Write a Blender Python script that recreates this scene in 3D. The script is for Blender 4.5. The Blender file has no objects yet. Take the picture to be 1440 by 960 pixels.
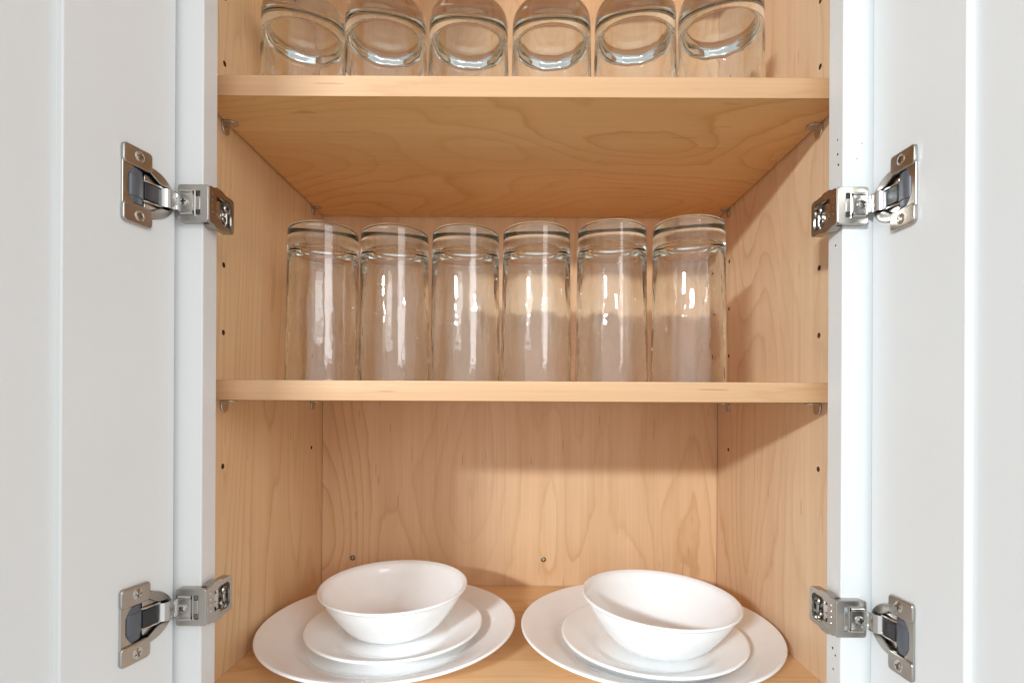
import bpy, bmesh, math, random
from mathutils import Vector, Matrix, noise

random.seed(4)
MM = 0.001
ZC = 1.55                     # height of the lens above the room's floor; millimetre coordinates below count from the lens


def P(x, y, z):
    return Vector((x * MM, y * MM, z * MM + ZC))


# ------------------------------------------------------------------ camera, world, lamps, exposure
sc = bpy.context.scene
col = sc.collection
cam_data = bpy.data.cameras.new('camera')
cam = bpy.data.objects.new('camera', cam_data)
col.objects.link(cam)
cam.location = P(0, 0, 0)
cam.rotation_euler = (math.radians(90), math.radians(-0.28), 0)
cam_data.sensor_width = 36
cam_data.lens = 18.75
cam_data.shift_x = -0.0063
cam_data.shift_y = 0.0608
cam_data.clip_start = 0.01
cam_data.clip_end = 100
sc.camera = cam

world = bpy.data.worlds.new('World')
sc.world = world
world.use_nodes = True
bg = world.node_tree.nodes['Background']
bg.inputs[0].default_value = (0.96, 0.985, 1.0, 1)
bg.inputs[1].default_value = 0.53


def area(name, loc, target, power, size, size_y=None, color=(1, 1, 1), shape='DISK'):
    d = bpy.data.lights.new(name, 'AREA')
    d.shape = shape
    d.size = size
    if size_y:
        d.size_y = size_y
    d.energy = power
    d.color = color
    o = bpy.data.objects.new(name, d)
    col.objects.link(o)
    o.location = P(*loc)
    o.rotation_euler = (P(*target) - P(*loc)).to_track_quat('-Z', 'Y').to_euler()
    return o


key = area('ceiling_lamp', (-1250, -1880, 766), (100, 500, 0), 57, 0.34, 0.11, color=(0.86, 0.95, 1.0), shape='RECTANGLE')
area('right_fill', (1450, -1750, 900), (-150, 450, -80), 21, 1.2, 1.2, color=(0.97, 0.985, 1.0), shape='RECTANGLE')  # broad fill added for the left plates, set along the right-hand glints
area('front_fill', (0, -1500, 50), (0, 500, 0), 14, 3.0, 2.8, color=(1.0, 0.985, 0.96), shape='RECTANGLE')  # large unseen fill added behind the camera to lift the interior

sc.view_settings.view_transform = 'Standard'
sc.view_settings.look = 'None'
sc.view_settings.exposure = 0.18
sc.view_settings.gamma = 1.0
sc.render.engine = 'CYCLES'
sc.cycles.use_denoising = True
sc.cycles.max_bounces = 20
sc.cycles.transmission_bounces = 16
sc.cycles.glossy_bounces = 8
sc.cycles.diffuse_bounces = 10
sc.cycles.caustics_refractive = True
sc.cycles.caustics_reflective = True
sc.cycles.blur_glossy = 0.0
sc.cycles.sample_clamp_indirect = 80.0



# ------------------------------------------------------------------ materials
def new_mat(name):
    m = bpy.data.materials.new(name)
    m.use_nodes = True
    nt = m.node_tree
    return m, nt, nt.nodes['Principled BSDF']


def node(nt, kind, **kw):
    n = nt.nodes.new(kind)
    for k, v in kw.items():
        setattr(n, k, v)
    return n


def math_node(nt, op, a, b=None):
    n = nt.nodes.new('ShaderNodeMath')
    n.operation = op
    for i, v in enumerate((a, b)):
        if v is None:
            continue
        if isinstance(v, (int, float)):
            n.inputs[i].default_value = v
        else:
            nt.links.new(v, n.inputs[i])
    return n.outputs[0]


def mix_col(nt, fac, a, b, blend='MIX'):
    n = nt.nodes.new('ShaderNodeMix')
    n.data_type = 'RGBA'
    n.blend_type = blend
    for idx, v in ((0, fac), (6, a), (7, b)):
        if isinstance(v, (int, float)):
            n.inputs[idx].default_value = v
        elif isinstance(v, tuple):
            n.inputs[idx].default_value = (*v, 1)
        else:
            nt.links.new(v, n.inputs[idx])
    return n.outputs[2]


def ramp(nt, fac, stops):
    n = nt.nodes.new('ShaderNodeValToRGB')
    el = n.color_ramp.elements
    while len(el) < len(stops):
        el.new(0.5)
    for e, (p, c) in zip(el, stops):
        e.position = p
        e.color = (c, c, c, 1) if isinstance(c, (int, float)) else (*c, 1)
    nt.links.new(fac, n.inputs[0])
    return n.outputs[0]


def wood(name, grain, pale, warm, dark, seed=0.0, stretch=7.0, scale=7.0, rings=9.0, line=0.5, rough=0.42, fibre=0.5):
    """Clear-coated birch/maple veneer: growth-ring contours, fibres and flecks run along the axis `grain`."""
    m, nt, b = new_mat(name)
    tc = node(nt, 'ShaderNodeTexCoord')

    def mapped(s_across, s_along, off):
        mp = node(nt, 'ShaderNodeMapping')
        mp.inputs['Scale'].default_value = tuple(s_along if 'xyz'[i] == grain else s_across for i in range(3))
        mp.inputs['Location'].default_value = (seed * 3.1 + off, seed * 1.7 - off, seed * 2.3 + off * 2)
        nt.links.new(tc.outputs['Object'], mp.inputs['Vector'])
        return mp.outputs[0]

    def tex(vec, sc_, detail, rough_=0.5, dist=0.0):
        n = node(nt, 'ShaderNodeTexNoise')
        n.inputs['Scale'].default_value = sc_
        n.inputs['Detail'].default_value = detail
        n.inputs['Roughness'].default_value = rough_
        n.inputs['Distortion'].default_value = dist
        nt.links.new(vec, n.inputs['Vector'])
        return n.outputs[0]

    big = tex(mapped(1, 1 / stretch, 0.0), scale, 1.0, 0.35, 0.25)
    small = tex(mapped(1, 1 / (stretch * 0.6), 4.0), scale * 7, 2.0)
    field = math_node(nt, 'ADD', math_node(nt, 'MULTIPLY', big, rings), math_node(nt, 'MULTIPLY', small, 0.55))
    saw = math_node(nt, 'FRACT', field)
    lines = ramp(nt, saw, [(0.0, 0.5), (0.07, 0.0), (0.62, 0.10), (0.86, 0.42), (0.95, 1.0), (1.0, 0.8)])
    patch = ramp(nt, tex(mapped(1, 0.4, 9.0), 6.0, 2.0), [(0.34, 0.3), (0.62, 1.0)])
    line_f = math_node(nt, 'MULTIPLY', math_node(nt, 'MULTIPLY', lines, patch), line)
    tone = ramp(nt, tex(mapped(1, 0.22, 13.0), 5.0, 3.0), [(0.33, 0.0), (0.67, 1.0)])
    fib = ramp(nt, tex(mapped(1, 0.02, 21.0), 420.0, 3.0, 0.65), [(0.32, 0.0), (0.7, 1.0)])
    band = ramp(nt, tex(mapped(1, 0.012, 27.0), 60.0, 2.0, 0.6), [(0.34, 0.0), (0.66, 1.0)])
    fleck = ramp(nt, tex(mapped(1, 0.09, 33.0), 260.0, 1.0), [(0.735, 0.0), (0.77, 1.0)])
    c = mix_col(nt, tone, pale, warm)
    c = mix_col(nt, math_node(nt, 'MULTIPLY', band, 0.28 * fibre), c, dark)
    c = mix_col(nt, math_node(nt, 'MULTIPLY', fib, 0.34 * fibre), c, dark)
    c = mix_col(nt, line_f, c, dark)
    c = mix_col(nt, math_node(nt, 'MULTIPLY', fleck, 0.35), c, tuple(v * 0.45 for v in dark))
    nt.links.new(c, b.inputs['Base Color'])
    rr = math_node(nt, 'ADD', math_node(nt, 'MULTIPLY', fib, 0.14), rough - 0.05)
    nt.links.new(rr, b.inputs['Roughness'])
    bp = node(nt, 'ShaderNodeBump')
    bp.inputs['Strength'].default_value = 0.10
    bp.inputs['Distance'].default_value = 0.0004
    nt.links.new(fib, bp.inputs['Height'])
    nt.links.new(bp.outputs[0], b.inputs['Normal'])
    return m


PALE, WARM, DARK = (0.76, 0.555, 0.33), (0.70, 0.47, 0.25), (0.48, 0.25, 0.10)
wood_side = wood('birch_veneer_side', 'z', PALE, (0.72, 0.485, 0.27), DARK, 1.3, 7, 8.5, 20, 0.5)
wood_side_lit = wood('birch_veneer_side_lit', 'z', (0.79, 0.60, 0.415), (0.74, 0.53, 0.335), DARK, 5.2, 5, 8.0, 19, 0.55)  # right panel: same veneer, its lit look painted in as a paler tone
wood_back = wood('birch_veneer_back', 'z', (0.755, 0.525, 0.325), (0.685, 0.42, 0.23), DARK, 8.7, 4.2, 7.5, 20, 0.6, fibre=0.75)
wood_floor = wood('birch_veneer_floor', 'x', (0.79, 0.54, 0.30), (0.77, 0.48, 0.22), DARK, 2.2, 5, 7, 16, 0.5)
wood_shelf = wood('birch_veneer_shelf', 'x', (0.77, 0.50, 0.235), (0.72, 0.42, 0.165), (0.52, 0.235, 0.06), 4.6, 2.4, 6.5, 19, 0.75, fibre=0.4)
wood_band = wood('maple_edge_band', 'x', (0.61, 0.385, 0.215), (0.59, 0.345, 0.175), (0.40, 0.19, 0.075), 6.1, 16, 30, 5, 0.3, 0.45, fibre=0.7)


def plain(name, colr, rough, spec=0.5):
    m, nt, b = new_mat(name)
    tc = node(nt, 'ShaderNodeTexCoord')
    n = node(nt, 'ShaderNodeTexNoise')
    n.inputs['Scale'].default_value = 60
    n.inputs['Detail'].default_value = 3
    nt.links.new(tc.outputs['Object'], n.inputs['Vector'])
    c = mix_col(nt, n.outputs[0], tuple(v * 0.96 for v in colr), tuple(min(1, v * 1.03) for v in colr))
    nt.links.new(c, b.inputs['Base Color'])
    b.inputs['Roughness'].default_value = rough
    b.inputs['Specular IOR Level'].default_value = spec
    return m


bore = plain('shaded_hole_bore', (0.10, 0.05, 0.025), 0.9, 0.1)  # shade inside the drilled holes, painted as a near-black brown


def paint_mat():
    m, nt, b = new_mat('white_cabinet_paint')
    tc = node(nt, 'ShaderNodeTexCoord')
    n = node(nt, 'ShaderNodeTexNoise')
    n.inputs['Scale'].default_value = 9
    n.inputs['Detail'].default_value = 4
    nt.links.new(tc.outputs['Object'], n.inputs['Vector'])
    c = mix_col(nt, n.outputs[0], (0.695, 0.703, 0.698), (0.715, 0.723, 0.718))
    nt.links.new(c, b.inputs['Base Color'])
    n2 = node(nt, 'ShaderNodeTexNoise')
    n2.inputs['Scale'].default_value = 320
    n2.inputs['Detail'].default_value = 2
    nt.links.new(tc.outputs['Object'], n2.inputs['Vector'])
    bp = node(nt, 'ShaderNodeBump')
    bp.inputs['Strength'].default_value = 0.05
    bp.inputs['Distance'].default_value = 0.0005
    nt.links.new(n2.outputs[0], bp.inputs['Height'])
    nt.links.new(bp.outputs[0], b.inputs['Normal'])
    b.inputs['Roughness'].default_value = 0.38
    return m


paint = paint_mat()


def metal_mat(name, colr, rough):
    m, nt, b = new_mat(name)
    tc = node(nt, 'ShaderNodeTexCoord')
    n = node(nt, 'ShaderNodeTexNoise')
    n.inputs['Scale'].default_value = 90
    n.inputs['Detail'].default_value = 2
    nt.links.new(tc.outputs['Object'], n.inputs['Vector'])
    nt.links.new(math_node(nt, 'ADD', math_node(nt, 'MULTIPLY', n.outputs[0], 0.06), rough - 0.03), b.inputs['Roughness'])
    c = mix_col(nt, n.outputs[0], colr, tuple(v * 0.95 for v in colr))
    nt.links.new(c, b.inputs['Base Color'])
    b.inputs['Metallic'].default_value = 1.0
    return m


nickel = metal_mat('nickel_plate', (0.45, 0.425, 0.39), 0.29)
bright = metal_mat('bright_steel', (0.60, 0.585, 0.56), 0.22)


grey_plastic = plain('grey_plastic', (0.085, 0.09, 0.105), 0.38)
black_plastic = plain('black_plastic', (0.018, 0.018, 0.02), 0.4)
opal = plain('white_opal_glass', (0.905, 0.91, 0.91), 0.07)


def glass_mat():
    m, nt, b = new_mat('clear_soda_glass')
    b.inputs['Base Color'].default_value = (0.975, 0.99, 0.985, 1)
    b.inputs['Transmission Weight'].default_value = 1.0
    b.inputs['Roughness'].default_value = 0.0
    b.inputs['IOR'].default_value = 1.5
    va = node(nt, 'ShaderNodeVolumeAbsorption')
    va.inputs['Color'].default_value = (0.62, 0.74, 0.70, 1)
    va.inputs['Density'].default_value = 6.0
    nt.links.new(va.outputs[0], nt.nodes['Material Output'].inputs['Volume'])
    return m


glass = glass_mat()


# ------------------------------------------------------------------ mesh helpers (millimetres)
def finish(name, bm, mat, parent=None, origin=None, smooth=None, bevel=0.0, segs=2):
    """Link a bmesh given in absolute millimetres as one object whose origin is at `origin` (mm)."""
    bmesh.ops.recalc_face_normals(bm, faces=bm.faces[:])
    if origin is None:
        xs = [v.co for v in bm.verts]
        origin = tuple((min(c[i] for c in xs) + max(c[i] for c in xs)) / 2 for i in range(3))
    o_ = Vector(origin)
    for v in bm.verts:
        v.co = (v.co - o_) * MM
    me = bpy.data.meshes.new(name)
    bm.to_mesh(me)
    bm.free()
    me.materials.append(mat)
    return link(name, me, parent, origin, smooth, bevel, segs)


def link(name, me, parent=None, origin=(0, 0, 0), smooth=None, bevel=0.0, segs=2):
    ob = bpy.data.objects.new(name, me)
    col.objects.link(ob)
    w = P(*origin)
    if parent is not None:
        ob.parent = parent
        ob.location = w - world_loc(parent)
    else:
        ob.location = w
    if smooth is not None:
        for p in me.polygons:
            p.use_smooth = True
        if smooth < 179:
            me.set_sharp_from_angle(angle=math.radians(smooth))
    if bevel:
        md = ob.modifiers.new('edge', 'BEVEL')
        md.width = bevel * MM
        md.segments = segs
        md.limit_method = 'ANGLE'
        md.angle_limit = math.radians(40)
        md.harden_normals = False
        for p in me.polygons:
            p.use_smooth = True
        me.set_sharp_from_angle(angle=math.radians(35))
    return ob


def world_loc(o):
    v = Vector(o.location)
    while o.parent is not None:
        o = o.parent
        v += o.location
    return v


def empty(name, origin, parent=None):
    e = bpy.data.objects.new(name, None)
    col.objects.link(e)
    e.empty_display_size = 0.02
    w = P(*origin)
    if parent is not None:
        e.parent = parent
        e.location = w - world_loc(parent)
    else:
        e.location = w
    return e


def tag(o, label=None, cat=None, group=None, kind=None):
    for k, v in (('label', label), ('category', cat), ('group', group), ('kind', kind)):
        if v:
            o[k] = v
    return o


def box(bm, x0, x1, y0, y1, z0, z1, f=None):
    f = f or (lambda a, b_, c: (a, b_, c))
    vs = [bm.verts.new(f(x, y, z)) for z in (z0, z1) for y in (y0, y1) for x in (x0, x1)]
    for q in ((0, 2, 3, 1), (4, 5, 7, 6), (0, 1, 5, 4), (2, 6, 7, 3), (0, 4, 6, 2), (1, 3, 7, 5)):
        bm.faces.new([vs[i] for i in q])


def prism(bm, pts, h0, h1, f):
    """Extrude the outline pts [(a, c)] from h0 to h1; f(a, h, c) gives millimetres."""
    lo = [bm.verts.new(f(a, h0, c)) for a, c in pts]
    hi = [bm.verts.new(f(a, h1, c)) for a, c in pts]
    n = len(pts)
    bm.faces.new(lo)
    bm.faces.new(hi)
    for i in range(n):
        bm.faces.new((lo[i], lo[(i + 1) % n], hi[(i + 1) % n], hi[i]))


def ring_plate(bm, outer, inner, h0, h1, f):
    """A plate with a hole: outer and inner outlines with the same number of points."""
    n = len(outer)
    L = [[bm.verts.new(f(a, h, c)) for a, c in o] for o, h in ((outer, h0), (outer, h1), (inner, h0), (inner, h1))]
    for i in range(n):
        j = (i + 1) % n
        bm.faces.new((L[0][i], L[0][j], L[1][j], L[1][i]))
        bm.faces.new((L[2][i], L[2][j], L[3][j], L[3][i]))
        bm.faces.new((L[0][i], L[0][j], L[2][j], L[2][i]))
        bm.faces.new((L[1][i], L[1][j], L[3][j], L[3][i]))


def round_rect(a0, a1, c0, c1, r, n=4):
    pts = []
    for ca, cc, s in ((a1 - r, c1 - r, 0), (a0 + r, c1 - r, 90), (a0 + r, c0 + r, 180), (a1 - r, c0 + r, 270)):
        for k in range(n + 1):
            t = math.radians(s + 90 * k / n)
            pts.append((ca + r * math.cos(t), cc + r * math.sin(t)))
    return pts


def cyl(bm, p, axis, r, h, n=16):
    """Closed cylinder from p along axis for h."""
    p, axis = Vector(p), Vector(axis).normalized()
    u = axis.orthogonal().normalized()
    w = axis.cross(u)
    rings = []
    for k in (0, h):
        rings.append([bm.verts.new(p + axis * k + (u * math.cos(2 * math.pi * i / n) + w * math.sin(2 * math.pi * i / n)) * r) for i in range(n)])
    bm.faces.new(rings[0])
    bm.faces.new(rings[1])
    for i in range(n):
        bm.faces.new((rings[0][i], rings[0][(i + 1) % n], rings[1][(i + 1) % n], rings[1][i]))


def lathe_mesh(name, prof, mat, n=96, jitter=None):
    """Revolve prof [(r, z)] (mm) about z; points with r = 0 close the surface."""
    bm = bmesh.new()
    rows = []
    for k, (r, z) in enumerate(prof):
        if r < 1e-6:
            rows.append([bm.verts.new((0, 0, z * MM))])
        else:
            row = []
            for i in range(n):
                t = 2 * math.pi * i / n
                rr = r + (jitter(k, t, r, z) if jitter else 0)
                row.append(bm.verts.new((rr * math.cos(t) * MM, rr * math.sin(t) * MM, z * MM)))
            rows.append(row)
    for a, b_ in zip(rows, rows[1:]):
        for i in range(n):
            j = (i + 1) % n
            if len(a) == 1 and len(b_) == 1:
                break
            elif len(a) == 1:
                bm.faces.new((a[0], b_[i], b_[j]))
            elif len(b_) == 1:
                bm.faces.new((a[i], a[j], b_[0]))
            else:
                bm.faces.new((a[i], a[j], b_[j], b_[i]))
    bmesh.ops.recalc_face_normals(bm, faces=bm.faces[:])
    me = bpy.data.meshes.new(name)
    bm.to_mesh(me)
    bm.free()
    me.materials.append(mat)
    for p in me.polygons:
        p.use_smooth = True
    return me


def carve(ob, cut_bm, origin, mat=None):
    """Cut real holes (mm, absolute) into an object's mesh."""
    o_ = Vector(origin)
    bmesh.ops.recalc_face_normals(cut_bm, faces=cut_bm.faces[:])
    for v in cut_bm.verts:
        v.co = (v.co - o_) * MM
    me = bpy.data.meshes.new('cut')
    cut_bm.to_mesh(me)
    me.materials.append(mat or ob.data.materials[0])
    cut_bm.free()
    c = bpy.data.objects.new('cut', me)
    col.objects.link(c)
    c.parent = ob.parent
    c.location = ob.location
    md = ob.modifiers.new('holes', 'BOOLEAN')
    md.operation = 'DIFFERENCE'
    md.solver = 'EXACT'
    md.object = c
    md.material_mode = 'TRANSFER'
    bpy.context.view_layer.update()
    dg = bpy.context.evaluated_depsgraph_get()
    new = bpy.data.meshes.new_from_object(ob.evaluated_get(dg))
    ob.modifiers.clear()
    ob.data = new
    bpy.data.objects.remove(c)


def smooth_path(pts, n=6):
    """Catmull-Rom through 2-D points."""
    out = []
    q = [pts[0]] + list(pts) + [pts[-1]]
    for i in range(1, len(q) - 2):
        for k in range(n):
            t = k / n
            out.append(tuple(0.5 * (2 * q[i][d] + (q[i + 1][d] - q[i - 1][d]) * t
                       + (2 * q[i - 1][d] - 5 * q[i][d] + 4 * q[i + 1][d] - q[i + 2][d]) * t * t
                       + (3 * q[i][d] - q[i - 1][d] - 3 * q[i + 1][d] + q[i + 2][d]) * t ** 3) for d in range(len(pts[0]))))
    out.append(tuple(pts[-1]))
    return out


# ------------------------------------------------------------------ cabinet carcass
XL, XR = -252.0, 256.0            # inner faces of the side panels
FL, FR = -226.0, 231.0            # inner edges of the face frame
YF0, YF1, YB = 381.0, 399.0, 685.0
ZF, ZT = -233.0, 560.0            # cabinet floor, cabinet top
SY = 415.0                        # front of the shelves
HOLE_Z = [-54.5, 2.0, 59.5, 117.0, 174.5, 231.5, 288.5, 345.0, 402.0]
HOLE_Y = (455.0, 650.0)

cabinet = tag(empty('kitchen_cabinet', (2, 540, ZF)),
              'white painted kitchen cabinet with birch interior and both doors standing open', 'cabinet')

for s, x, mat in ((-1, XL, wood_side), (1, XR, wood_side_lit)):
    bm = bmesh.new()
    box(bm, min(x, x + s * 12.7), max(x, x + s * 12.7), YF1 + 0.1, YB + 12, ZF - 14, ZT + 14)
    org = (x, 540, 0)
    side = finish('side_panel', bm, mat, cabinet, org)
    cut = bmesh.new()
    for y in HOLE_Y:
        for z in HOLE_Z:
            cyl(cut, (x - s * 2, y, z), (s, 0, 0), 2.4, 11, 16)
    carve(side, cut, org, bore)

bm = bmesh.new()
box(bm, XL + 0.7, XR - 0.7, YB, YB + 9, ZF - 10, ZT)
back = finish('back_panel', bm, wood_back, cabinet, (0, YB, 0))
bm = bmesh.new()
box(bm, XL + 0.4, XR - 0.4, YF1 + 0.1, YB - 1.8, ZF - 12.7, ZF)
finish('floor_panel', bm, wood_floor, cabinet, (0, 540, ZF))
bm = bmesh.new()
box(bm, XL + 0.4, XR - 0.4, YF1 + 0.1, YB - 0.5, ZT, ZT + 12.7)
finish('top_panel', bm, wood_floor, cabinet, (0, 540, ZT))

# face frame: two stiles with old screw holes, two rails
STW = 38.0
for s, x in ((-1, FL), (1, FR)):
    bm = bmesh.new()
    box(bm, min(x, x + s * STW), max(x, x + s * STW), YF0, YF1, ZF - 38, ZT + 38)
    org = (x + s * STW / 2, 390, 0)
    st = finish('frame_stile', bm, paint, cabinet, org, bevel=0.9, segs=3)
    if s > 0:
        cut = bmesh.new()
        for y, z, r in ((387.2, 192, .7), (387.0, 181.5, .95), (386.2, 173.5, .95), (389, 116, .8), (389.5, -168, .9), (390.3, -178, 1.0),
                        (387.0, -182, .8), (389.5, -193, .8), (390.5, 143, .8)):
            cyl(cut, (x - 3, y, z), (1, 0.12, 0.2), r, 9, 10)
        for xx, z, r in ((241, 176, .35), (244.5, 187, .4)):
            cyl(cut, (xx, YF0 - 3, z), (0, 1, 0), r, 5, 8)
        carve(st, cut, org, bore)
for z0, z1 in ((ZF - 38, ZF - 1.5), (ZT, ZT + 38)):
    bm = bmesh.new()
    box(bm, FL + 0.1, FR - 0.1, YF0 + 0.2, YF1 - 0.2, z0, z1)
    finish('frame_rail', bm, paint, cabinet, bevel=0.9)


# ------------------------------------------------------------------ screws (shared meshes)
def screw_mesh(name, r, dome, mat, cross=True):
    n = 20
    bm = bmesh.new()
    prof = [(r, -1.0), (r, 0.25 * dome), (r * 0.86, 0.7 * dome), (r * 0.55, dome), (0, dome)]
    rows = []
    for rr, z in prof:
        rows.append([bm.verts.new((rr * math.cos(2 * math.pi * i / n), rr * math.sin(2 * math.pi * i / n), z)) for i in range(n)] if rr else [bm.verts.new((0, 0, z))])
    bm.faces.new(rows[0][::-1])
    for a, b_ in zip(rows, rows[1:]):
        for i in range(n):
            j = (i + 1) % n
            bm.faces.new((a[i], a[j], b_[j], b_[i]) if len(b_) > 1 else (a[i], a[j], b_[0]))
    ob = finish(name, bm, mat, None, (0, 0, 0), smooth=40)
    if cross:
        w, L = r * 0.16, r * 0.66
        cut = bmesh.new()
        pts = [(-w, -L), (w, -L), (w, -w), (L, -w), (L, w), (w, w), (w, L), (-w, L), (-w, w), (-L, w), (-L, -w), (-w, -w)]
        prism(cut, pts, dome - 1.9, dome + 2, lambda a, h, c: (a, c, h))
        carve(ob, cut, (0, 0, 0), slot)
    me = ob.data
    for p in me.polygons:
        p.use_smooth = True
    me.set_sharp_from_angle(angle=math.radians(30))
    bpy.data.objects.remove(ob)
    return me


slot = metal_mat('shaded_steel_recess', (0.10, 0.095, 0.09), 0.5)  # shade in the screw crosses, put into a darker steel colour
zinc = metal_mat('dull_zinc', (0.17, 0.17, 0.14), 0.4)
screw_flat = screw_mesh('flat_screw', 3.5, 0.7, bright)
screw_pan = screw_mesh('pan_screw', 3.1, 1.6, nickel)
screw_small = screw_mesh('small_screw', 2.6, 1.4, nickel)
screw_wood = screw_mesh('wood_screw', 3.5, 0.5, zinc)


def put_screw(me, pos, normal, parent, spin=0.0, name='screw'):
    ob = bpy.data.objects.new(name, me)
    col.objects.link(ob)
    ob.parent = parent
    ob.location = P(*pos) - world_loc(parent)
    ob.rotation_euler = (Vector(normal).to_track_quat('Z', 'Y').to_matrix() @ Matrix.Rotation(spin, 3, 'Z')).to_euler()
    return ob


for x, z in ((-212, -198.5), (33, -199.5)):
    put_screw(screw_wood, (x, YB + 0.1, z), (0, -1, 0), cabinet, random.random())

# ------------------------------------------------------------------ doors
DOORS = {-1: dict(edge=(-243.0, 377.0), lean=math.radians(13.0)), 1: dict(edge=(249.5, 377.0), lean=math.radians(2.2))}
HINGE_Z = {(-1, 1): 140.0, (-1, 0): -144.0, (1, 1): 140.5, (1, 0): -150.0}
DW, DT, STILE, DZ0, DZ1 = 250.0, 19.0, 76.0, ZF - 24, ZT + 24


def door_frame(s):
    """Maps (t along the door away from the hinges, w out of its inner face, z) to millimetres."""
    (ex, ey), al = DOORS[s]['edge'], DOORS[s]['lean']
    d = Vector((s * math.sin(al), -math.cos(al)))
    n = Vector((-s * math.cos(al), -math.sin(al)))
    return lambda t, w, z: (ex + d.x * t + n.x * w, ey + d.y * t + n.y * w, z)


for s in (-1, 1):
    f = door_frame(s)
    base = f(DW / 2, -DT / 2, DZ0)
    door = empty('door', base, cabinet)
    door['label'] = ('white shaker door on the left, swung wide open' if s < 0 else 'white shaker door on the right, standing square to the cabinet')
    bm = bmesh.new()
    box(bm, 0, STILE, -DT, 0, DZ0, DZ1, f)
    org = f(STILE / 2, -DT / 2, 0)
    st = finish('stile', bm, paint, door, org, bevel=1.1, segs=3)
    cut = bmesh.new()
    for k in (0, 1):
        zc = HINGE_Z[(s, k)]
        p0 = Vector(f(21.5, 3, zc))
        cyl(cut, p0, Vector(f(21.5, 0, zc)) - p0, 17.4, 14.5, 40)
    carve(st, cut, org)
    bm = bmesh.new()
    box(bm, DW - STILE, DW, -DT, 0, DZ0, DZ1, f)
    finish('stile', bm, paint, door, bevel=1.1, segs=3)
    for z0, z1 in ((DZ0, DZ0 + STILE), (DZ1 - STILE, DZ1)):
        bm = bmesh.new()
        box(bm, STILE + 0.05, DW - STILE - 0.05, -DT + 0.2, -0.2, z0, z1, f)
        finish('rail', bm, paint, door, bevel=0.8)
    bm = bmesh.new()
    box(bm, STILE - 6, DW - STILE + 6, -12.0, -4.2, DZ0 + STILE - 6, DZ1 - STILE + 6, f)
    finish('panel', bm, paint, door)


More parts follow.
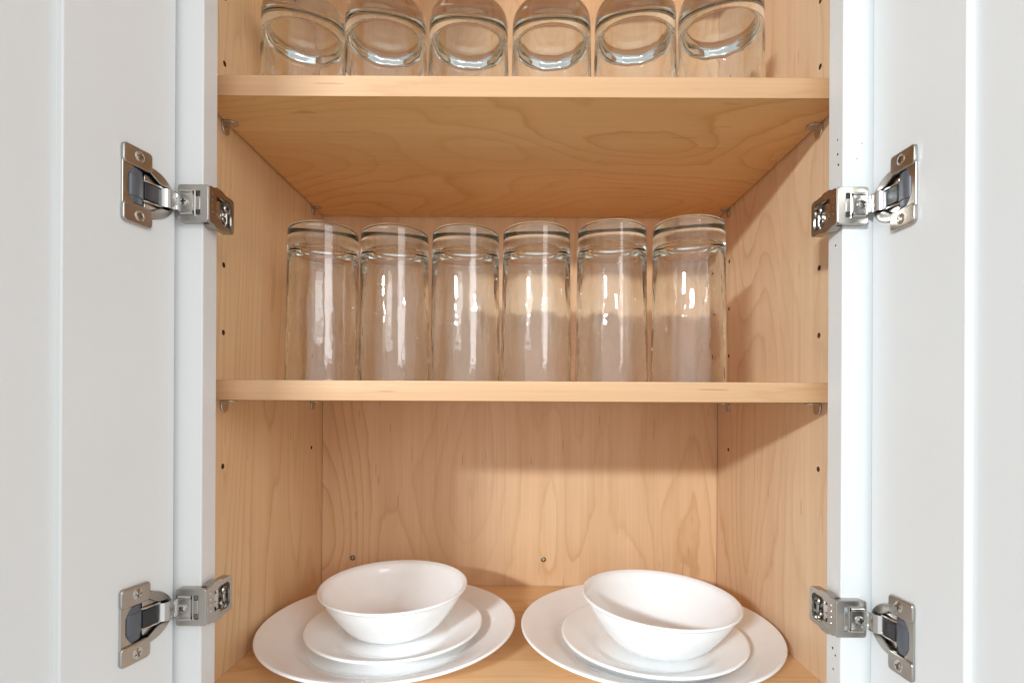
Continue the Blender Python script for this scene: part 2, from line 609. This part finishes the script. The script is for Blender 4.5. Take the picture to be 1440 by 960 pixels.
# ------------------------------------------------------------------ hinges
def make_hinge(s, zc, label):
    f = door_frame(s)
    fx = FL if s < 0 else FR

    def g(a, b_, c):                 # a outward from the frame's inner edge, b towards the room from the frame's face, c up
        return (fx + s * a, YF0 - b_, zc + c)

    def d(t, w, c):
        return f(t, w, zc + c)

    h = empty('hinge', g(0, 0, 0), cabinet)
    h['label'] = label
    nd = Vector(f(0, 1, 0)) - Vector(f(0, 0, 0))

    # flange of the cup: D-shaped plate with a hole, seated on the door
    outer, inner = [], []
    N = 64
    for i in range(N):
        t = 2 * math.pi * i / N
        ca, sa = math.cos(t), math.sin(t)
        # outer: union of a circle (r 19.5) and a straight side at t = 41
        if ca > 0:
            k = min(19.5 / max(ca, 1e-6), 17.0 / max(abs(sa), 1e-6))
            r = k
        else:
            r = 19.5 / math.sqrt(ca * ca + (sa * 19.5 / 17.0) ** 2)
        outer.append((21.5 + r * ca, r * sa))
        half = 13.2 if ca > 0 else 13.2 - 5.6 * min(1.0, -ca * 1.25)
        ri = min(16.3, 15.6 / max(ca, 1e-6) if ca > 0 else 99, half / max(abs(sa), 1e-6))
        inner.append((21.5 + ri * ca, ri * sa))
    bm = bmesh.new()
    ring_plate(bm, outer, inner, 0.15, 1.5, d)
    finish('cup_flange', bm, nickel, h, d(21.5, 0, 0), bevel=0.5, segs=2)
    # the two raised screw tabs
    for sg in (1, -1):
        bm = bmesh.new()
        lo, hi = sorted((sg * 12.2, sg * 25.0))
        prism(bm, round_rect(20.5, 41.4, lo, hi, 2.6), 0.1, 2.9, d)
        finish('screw_tab', bm, nickel, h, d(31, 0, sg * 18), bevel=0.9, segs=3)
        put_screw(screw_flat, d(30.2, 2.75, sg * 19.3), nd, h, random.uniform(-.4, .4))
    # cup wall
    bm = bmesh.new()
    A = [(21.5 + 16.9 * math.cos(2 * math.pi * i / 40), 16.9 * math.sin(2 * math.pi * i / 40)) for i in range(40)]
    B = [(21.5 + (a - 21.5) * 0.95, c * 0.95) for a, c in A]
    ring_plate(bm, A, B, -11.2, 0.1, d)
    prism(bm, B, -11.2, -10.4, d)
    finish('cup', bm, nickel, h, d(21.5, -6, 0), smooth=40)
    # soft-close damper: grey plastic block with a rounded back, stepped down to a black slider
    bm = bmesh.new()
    prof = smooth_path([(24.0, -1.6), (26.5, 0.6), (31, 1.9), (34.5, 1.5), (36.6, -0.6), (37.0, -5)], 4)
    L = []
    for c, dw in ((-12.8, -2.6), (-11.2, -0.3), (-7.2, 0.0), (-6.8, 0.7), (6.8, 0.7), (7.2, 0.0), (11.2, -0.3), (12.8, -2.6)):
        sh = 1.0 - 0.010 * max(0, abs(c) - 6) ** 1.1
        L.append([bm.verts.new(d(24 + (t - 24) * sh, w + dw, c)) for t, w in prof] + [bm.verts.new(d(36.5, -9, c)), bm.verts.new(d(24, -9, c))])
    n = len(L[0])
    for r0, r1 in zip(L, L[1:]):
        for i in range(n):
            bm.faces.new((r0[i], r0[(i + 1) % n], r1[(i + 1) % n], r1[i]))
    bm.faces.new(L[0])
    bm.faces.new(L[-1])
    finish('damper', bm, grey_plastic, h, d(30, 0, 0), smooth=35, bevel=0.3)
    bm = bmesh.new()
    prism(bm, [(11.0, -9), (11.0, -1.2), (14.5, 0.9), (24.6, 0.9), (24.6, -9)], -5.6, 5.6, lambda a, hh, c: d(a, c, hh))
    box(bm, 13.0, 23.5, -9, -3.2, -9.6, 9.6, d)
    finish('slider', bm, black_plastic, h, d(18, -4, 0), bevel=0.4)
    # steel guides beside the slider
    for sg in (1, -1):
        bm = bmesh.new()
        prism(bm, [(8.5, -8), (8.5, -0.8), (12, 1.0), (22, 0.4), (26, -1.4), (26, -8)], sg * 6.0, sg * 7.3, lambda a, hh, c: d(a, c, hh))
        box(bm, 12.5, 23, -4.2, -1.6, min(sg * 7.3, sg * 11.5), max(sg * 7.3, sg * 11.5), d)
        finish('guide', bm, bright, h, d(18, -2, sg * 8), bevel=0.3)
    # arm: a steel strap that leaves the cup, crosses the door's edge and ends as a tongue on the bracket
    p = [f(13.0, -3.5, 0), f(11.2, 1.6, 0), f(8.6, 3.7, 0), f(4.6, 3.9, 0), f(1.6, 3.6, 0), g(14.2, 7.6, 0), g(12.0, 7.5, 0), g(6.0, 7.5, 0), g(2.6, 7.5, 0)]
    wd = [6.3, 6.3, 6.3, 6.2, 4.4, 4.0, 6.6, 7.0, 7.0]
    path = smooth_path([(q[0], q[1], w) for q, w in zip(p, wd)], 5)
    bm = bmesh.new()
    rows = []
    for i, (x, y, w) in enumerate(path):
        a, b_ = path[max(0, i - 1)], path[min(len(path) - 1, i + 1)]
        tx, ty = b_[0] - a[0], b_[1] - a[1]
        l = math.hypot(tx, ty) or 1
        nx, ny = -ty / l * 0.7, tx / l * 0.7
        rows.append([bm.verts.new((x + sx * nx, y + sx * ny, zc + sz * w)) for sx, sz in ((-1, -1), (1, -1), (1, 1), (-1, 1))])
    for r0, r1 in zip(rows, rows[1:]):
        for i in range(4):
            bm.faces.new((r0[i], r0[(i + 1) % 4], r1[(i + 1) % 4], r1[i]))
    bm.faces.new(rows[0])
    bm.faces.new(rows[-1])
    finish('arm', bm, bright, h, g(12, 7, 0), smooth=40, bevel=0.25)
    for sg in (1, -1):               # rolled edges of the tongue, and the pivot ends
        bm = bmesh.new()
        cyl(bm, g(2.2, 7.4, sg * 7.3), (s, 0, 0), 1.5, 9.0, 14)
        finish('rolled_edge', bm, bright, h, smooth=40)
        bm = bmesh.new()
        cyl(bm, g(14.2, 7.4, sg * 4.2 - 1.2), (0, 0, 1), 1.7, 2.4, 14)
        finish('pivot', bm, bright, h, smooth=40)
    put_screw(screw_pan, g(8.2, 8.1, 0), (0, -1, 0), h, random.uniform(0, 1))

    # bracket wrapped round the face frame: front leg with two slots, side leg with a window and rims
    bm = bmesh.new()
    oo = round_rect(-7.4, 14.2, -13.0, 13.0, 1.8, 4)
    ii = round_rect(-1.6, 1.6, -8.4, 8.4, 0.5, 4)
    ring_plate(bm, oo, ii, 5.0, 6.5, lambda a, hh, c: g(a, hh, c))
    # folded top and bottom rims of the front leg, back to the frame
    for sg in (1, -1):
        lo, hi = sorted((sg * 11.7, sg * 13.0))
        box(bm, -6.2, 12.8, 0.4, 5.1, lo, hi, g)
    box(bm, -1.7, 1.7, 5.1, 6.4, -4.8, 4.8, g)
    finish('bracket_front', bm, nickel, h, g(3, 5, 0), bevel=0.5, segs=3)

    def gs(b_, hh, c):               # side leg: b from the front edge into the cabinet, hh outward depth
        return g(-8.0 + hh, 6.2 - b_, c)
    side = [(0.2, 13.0), (6, 13.0), (9, 14.6), (17, 14.6), (20, 13.2), (31, 13.2), (32.5, 11.5), (32.5, -11.5), (31, -13.2), (20, -13.2), (17, -14.6), (9, -14.6), (6, -13), (0.2, -13.0)]
    nn = 56
    hole = [(9.0, 8.6), (15, 8.6), (15.5, 9.6), (26.5, 9.6), (29.3, 7.0), (29.3, -7.5), (26.5, -9.6), (17.0, -9.6), (15.5, -6.5), (9.0, -6.5)]

    def star(poly, ctr, m):          # resample by angle so that the rims pair up
        out = []
        for k in range(m):
            th = math.pi / 2 - 2 * math.pi * k / m
            dx, dy = math.cos(th), math.sin(th)
            best = None
            for i in range(len(poly)):
                (x1, y1), (x2, y2) = poly[i], poly[(i + 1) % len(poly)]
                ex, ey = x2 - x1, y2 - y1
                den = dx * ey - dy * ex
                if abs(den) < 1e-9:
                    continue
                u = ((x1 - ctr[0]) * ey - (y1 - ctr[1]) * ex) / den
                v = ((x1 - ctr[0]) * dy - (y1 - ctr[1]) * dx) / den
                if u > 0 and -1e-6 <= v <= 1 + 1e-6 and (best is None or u > best):
                    best = u
            out.append((ctr[0] + dx * best, ctr[1] + dy * best))
        return out
    bm = bmesh.new()
    ring_plate(bm, star(side, (19, 0), nn), star(hole, (19, 0), nn), 0.0, 1.3, gs)
    outl = star(side, (19, 0), nn)
    inl = [(19 + (a - 19) * 0.93, c * 0.93) for a, c in outl]
    ring_plate(bm, outl, inl, 1.25, 6.2, gs)
    finish('bracket_side', bm, nickel, h, gs(16, 2, 0), smooth=32)
    bm = bmesh.new()
    prism(bm, round_rect(2, 31, -11.5, 11.5, 2), 5.4, 6.6, gs)
    finish('mounting_plate', bm, nickel, h, gs(16, 6, 0), bevel=0.3)
    ns = (-s, 0, 0)
    put_screw(screw_pan, gs(24.0, 1.6, 4.2), ns, h, 0.4)
    put_screw(screw_small, gs(21.2, 1.8, -4.6), ns, h, 0.9)
    bm = bmesh.new()                 # height-adjusting cam and the slide between the screws
    cyl(bm, gs(13.0, 1.4, 2.5), (s, 0, 0), 3.0, 4.2, 18)
    cyl(bm, gs(13.2, 1.4, -2.6), (s, 0, 0), 2.0, 4.2, 14)
    box(bm, 15.0, 18.0, 2.2, 5.4, -7.2, 7.2, gs)
    finish('cam', bm, bright, h, gs(14, 3, 0), bevel=0.35)
    bm = bmesh.new()
    prism(bm, [(25, 2), (27.6, 3.4), (28.6, 0), (28, -5), (25.4, -7.5), (24.6, -4)], 2.4, 5.4, gs)
    finish('slide', bm, bright, h, gs(26, 3, 0), bevel=0.35)
    for k in range(4):               # stamped marks near the fold
        bm = bmesh.new()
        cyl(bm, gs(4.6, -0.22, 8 - k * 4.2), (s, 0, 0), 0.7, 0.4, 8)
        finish('stamped_dot', bm, bright, h)
    return h


make_hinge(-1, HINGE_Z[(-1, 1)], 'nickel hinge high on the left door')
make_hinge(-1, HINGE_Z[(-1, 0)], 'nickel hinge low on the left door')
make_hinge(1, HINGE_Z[(1, 1)], 'nickel hinge high on the right door')
make_hinge(1, HINGE_Z[(1, 0)], 'nickel hinge low on the right door')

# ------------------------------------------------------------------ shelves on pins
SHELF = {'lower': (2.0, 17.6), 'upper': (238.5, 254.6)}
shelves = {}
for nm, (z0, z1) in SHELF.items():
    sh = empty('shelf', (2, 548, z0))
    tag(sh, 'upper birch shelf that carries the six short tumblers' if nm == 'upper' else 'lower birch shelf that carries the six tall tumblers',
        'shelf', 'adjustable birch shelves')
    bm = bmesh.new()
    box(bm, XL + 1.5, XR - 1.5, SY + 1.0, YB - 2.2, z0, z1)
    b_ = finish('board', bm, wood_shelf, sh, (0 if nm == 'upper' else 90, SY, z0), bevel=0.3)
    bm = bmesh.new()
    box(bm, XL + 1.5, XR - 1.5, SY, SY + 1.0, z0, z1)
    finish('edge_band', bm, wood_band, sh, (0 if nm == 'upper' else 300, SY, z0), bevel=0.35)
    shelves[nm] = sh

PIN_WORDS = {'upper': 'upper shelf', 'lower': 'lower shelf'}
for nm, (z0, z1) in SHELF.items():
    for s, x in ((-1, XL), (1, XR)):
        for y, where in ((HOLE_Y[0], 'front'), (HOLE_Y[1], 'rear')):
            pin = empty('shelf_pin', (x, y, z0 - 6))
            tag(pin, 'nickel shelf pin under the %s, %s %s corner' % (PIN_WORDS[nm], where, 'left' if s < 0 else 'right'), 'shelf pin', 'nickel shelf pins')
            q = lambda a, hh, c: (x - s * hh, y + a, z0 + c)
            bm = bmesh.new()         # upright tab with a half-round foot against the panel
            pts = [(5.5, -0.2), (5.5, -5.2)] + [(5.5 * math.cos(t), -5.2 - 5.5 * math.sin(t)) for t in [math.pi * k / 12 for k in range(1, 12)]] + [(-5.5, -5.2), (-5.5, -0.2)]
            prism(bm, pts, 0.15, 1.9, q)
            finish('tab', bm, bright, pin, bevel=0.45)
            bm = bmesh.new()         # round-ended ledge under the shelf
            q2 = lambda a, hh, c: (x - s * c, y + a, z0 + hh)
            pts = [(5.5, 1.8), (5.5, 6.0)] + [(5.5 * math.cos(t), 6.0 + 5.5 * math.sin(t)) for t in [math.pi * k / 12 for k in range(1, 12)]] + [(-5.5, 6.0), (-5.5, 1.8)]
            prism(bm, pts, -1.7, -0.08, q2)
            finish('ledge', bm, bright, pin, bevel=0.45)
            bm = bmesh.new()
            cyl(bm, (x - s * 0.3, y, z0 - 5.0), (s, 0, 0), 2.4, 9, 14)
            finish('peg', bm, nickel, pin, smooth=40)


# ------------------------------------------------------------------ tumblers (upside down: rim on the shelf, thick base on top)
def tumbler_mesh(name, R, H, taper, wall, base, shoulder, inner_r, seed, ripple, sq, thick):
    def ro(z):
        return R - taper * z / H
    prof = [(ro(0) - wall * 0.5, 0.0), (ro(0) - 0.25, 0.25), (ro(0.8), 0.8)]
    nz = 60
    for k in range(1, nz + 1):
        z = 0.8 + (H - shoulder - 0.8) * k / nz
        prof.append((ro(z), z))
    rt = ro(H - shoulder)
    sx = shoulder * sq                     # shoulder is an ellipse: taller than deep
    for k in range(1, 11):
        t = math.pi / 2 * k / 10
        prof.append((rt - sx + sx * math.cos(t), H - shoulder + shoulder * math.sin(t)))
    rb = rt - sx
    prof += [(rb * 0.9, H - 0.15), (rb * 0.75, H - 0.5), (rb * 0.5, H - 0.85), (rb * 0.25, H - 1.05), (0, H - 1.1)]
    n_out = len(prof)
    zi = H - base                            # inner floor
    prof += [(0, zi + 0.8), (rb * 0.25, zi + 0.7), (rb * 0.5, zi + 0.4)]
    ri = ro(zi) - wall * (1 + thick)
    for k in range(0, 9):
        t = math.pi / 2 * (1 - k / 8)
        prof.append((ri - inner_r + inner_r * math.cos(t), zi - inner_r + inner_r * math.sin(t)))
    for k in range(1, nz + 1):
        z = (zi - inner_r) * (1 - k / nz)
        w = wall * (1 + thick * (1 - k / nz) ** 3)
        prof.append((ro(z) - w, max(z, 0.25)))
    prof.append((ro(0) - wall * 0.5, 0.0))

    def jit(k, t, r, z):
        if r < R * 0.7 or z < 3:
            return 0.0
        if k < n_out:
            return 0.07 * max(0.0, min(1.0, (H - 22 - z) / 25.0)) * noise.noise(Vector((math.cos(t) * 6 - seed, math.sin(t) * 6, z * 0.08)))
        v = Vector((math.cos(t) * 5 + seed, math.sin(t) * 5, z * 0.035))
        v2 = Vector((math.cos(t) * 13 + seed, math.sin(t) * 13, z * 0.14 + 9))
        fade = max(0.0, min(1.0, (zi - inner_r - z) / 22.0))
        return fade * (ripple * noise.noise(v) + ripple * 0.45 * noise.noise(v2))
    # closed profile: first and last points coincide
    me = lathe_mesh(name, prof, glass, 192, jit)
    bm = bmesh.new()
    bm.from_mesh(me)
    bmesh.ops.remove_doubles(bm, verts=bm.verts[:], dist=1e-6)
    bmesh.ops.recalc_face_normals(bm, faces=bm.faces[:])
    bm.to_mesh(me)
    bm.free()
    for p in me.polygons:
        p.use_smooth = True
    return me


tall = tumbler_mesh('tall_tumbler', 33.2, 144.5, 2.0, 2.0, 18, 5.5, 12, 3.3, 0.17, 0.8, 1.3)
short = tumbler_mesh('short_tumbler', 38.4, 112, 1.5, 2.3, 29, 11, 4, 7.1, 0.08, 0.6, 0.25)
ORD = ['leftmost', 'second from the left', 'third from the left', 'fourth from the left', 'fifth from the left', 'rightmost']


def px_x(px, depth):
    return (px - 729.0) / 750.0 * depth


for i, (px, dep) in enumerate(((454, 500), (554.5, 507), (654, 506), (753.5, 500), (859, 492), (967, 481))):
    ob = link('tumbler', tall, None, (px_x(px, dep), dep, SHELF['lower'][1] + 0.08))
    ob.rotation_euler = (0, 0, random.uniform(0, 6.28))
    tag(ob, 'clear tall tumbler upside down on the lower shelf, %s of six' % ORD[i], 'glass', 'tall tumblers upside down on the lower shelf')
for i, (px, dep) in enumerate(((426, 500), (541, 502), (657, 506), (773, 506), (890, 497), (1010, 486))):
    ob = link('tumbler', short, None, (px_x(px, dep), dep, SHELF['upper'][1] + 0.08))
    ob.rotation_euler = (0, 0, random.uniform(0, 6.28))
    tag(ob, 'clear short tumbler upside down on the upper shelf, %s of six' % ORD[i], 'glass', 'short tumblers upside down on the upper shelf')

# ------------------------------------------------------------------ crockery
def dish_mesh(name, top, th, n=128):
    """Lathe a dish from its upper profile [(r, z)] (centre to rim) with thickness th and a rounded rim."""
    top = smooth_path(top, 5)
    under = []
    for i, (r, z) in enumerate(top):
        a, b_ = top[max(0, i - 1)], top[min(len(top) - 1, i + 1)]
        tx, tz = b_[0] - a[0], b_[1] - a[1]
        l = math.hypot(tx, tz) or 1
        under.append((max(0, r + tz / l * th), z - tx / l * th))
    under[0] = (0, top[0][1] - th)
    (r1, z1), (r2, z2) = top[-1], under[-1]
    mx, mz = (r1 + r2) / 2, (z1 + z2) / 2
    a, b_ = top[-2], top[-1]
    l = math.hypot(b_[0] - a[0], b_[1] - a[1])
    dx, dz = (b_[0] - a[0]) / l, (b_[1] - a[1]) / l
    rim = []
    for k in range(1, 6):
        t = math.pi * k / 6
        rim.append((mx + (r1 - mx) * math.cos(t) + dx * th / 2 * math.sin(t), mz + (z1 - mz) * math.cos(t) + dz * th / 2 * math.sin(t)))
    prof = top + rim + under[::-1]
    lo = min(z for _, z in prof)
    prof = [(r, z - lo) for r, z in prof]
    return lathe_mesh(name, prof, opal, n)


dinner = dish_mesh('dinner_plate', [(0, 3), (40, 3), (74, 3.1), (80, 3.9), (85, 6.2), (91, 9.6), (102, 14), (114, 18.2), (120.6, 20.2)], 2.8)
salad = dish_mesh('side_plate', [(0, 3), (30, 3), (47, 3.1), (52, 4.0), (56, 6.2), (62, 9.6), (72, 13.2), (83, 16.8)], 2.7)
bowl_m = dish_mesh('bowl', [(0, 3), (20, 3), (31, 3.5), (39, 6.0), (46.5, 11.8), (55, 22.5), (62, 33), (65.6, 40), (67.6, 43.4), (70.4, 45.4)], 2.7)

for s, dx, dd, sx, sd, bx, bd, tilt in ((-1, -124.5, 526, -119.5, 524, -123, 534, (2.0, 0.0)), (1, 126, 519, 126.5, 501, 131, 500, (1.5, 2.6))):
    word = 'left' if s < 0 else 'right'
    o = link('dinner_plate', dinner, None, (dx, dd, ZF + 0.1))
    tag(o, 'large white dinner plate at the bottom of the %s stack' % word, 'plate', 'white dinner plates on the cabinet floor')
    o = link('side_plate', salad, None, (sx, sd, ZF + 3.3))
    tag(o, 'small white plate between bowl and dinner plate in the %s stack' % word, 'plate', 'small white plates')
    o = link('bowl', bowl_m, None, (bx, bd, ZF + 7.0 + (2.6 if s > 0 else 1.2)))
    o.rotation_euler = (math.radians(tilt[0]), math.radians(tilt[1]), 0)
    tag(o, 'white cereal bowl on top of the %s stack of plates' % word, 'bowl', 'white bowls on the plates')
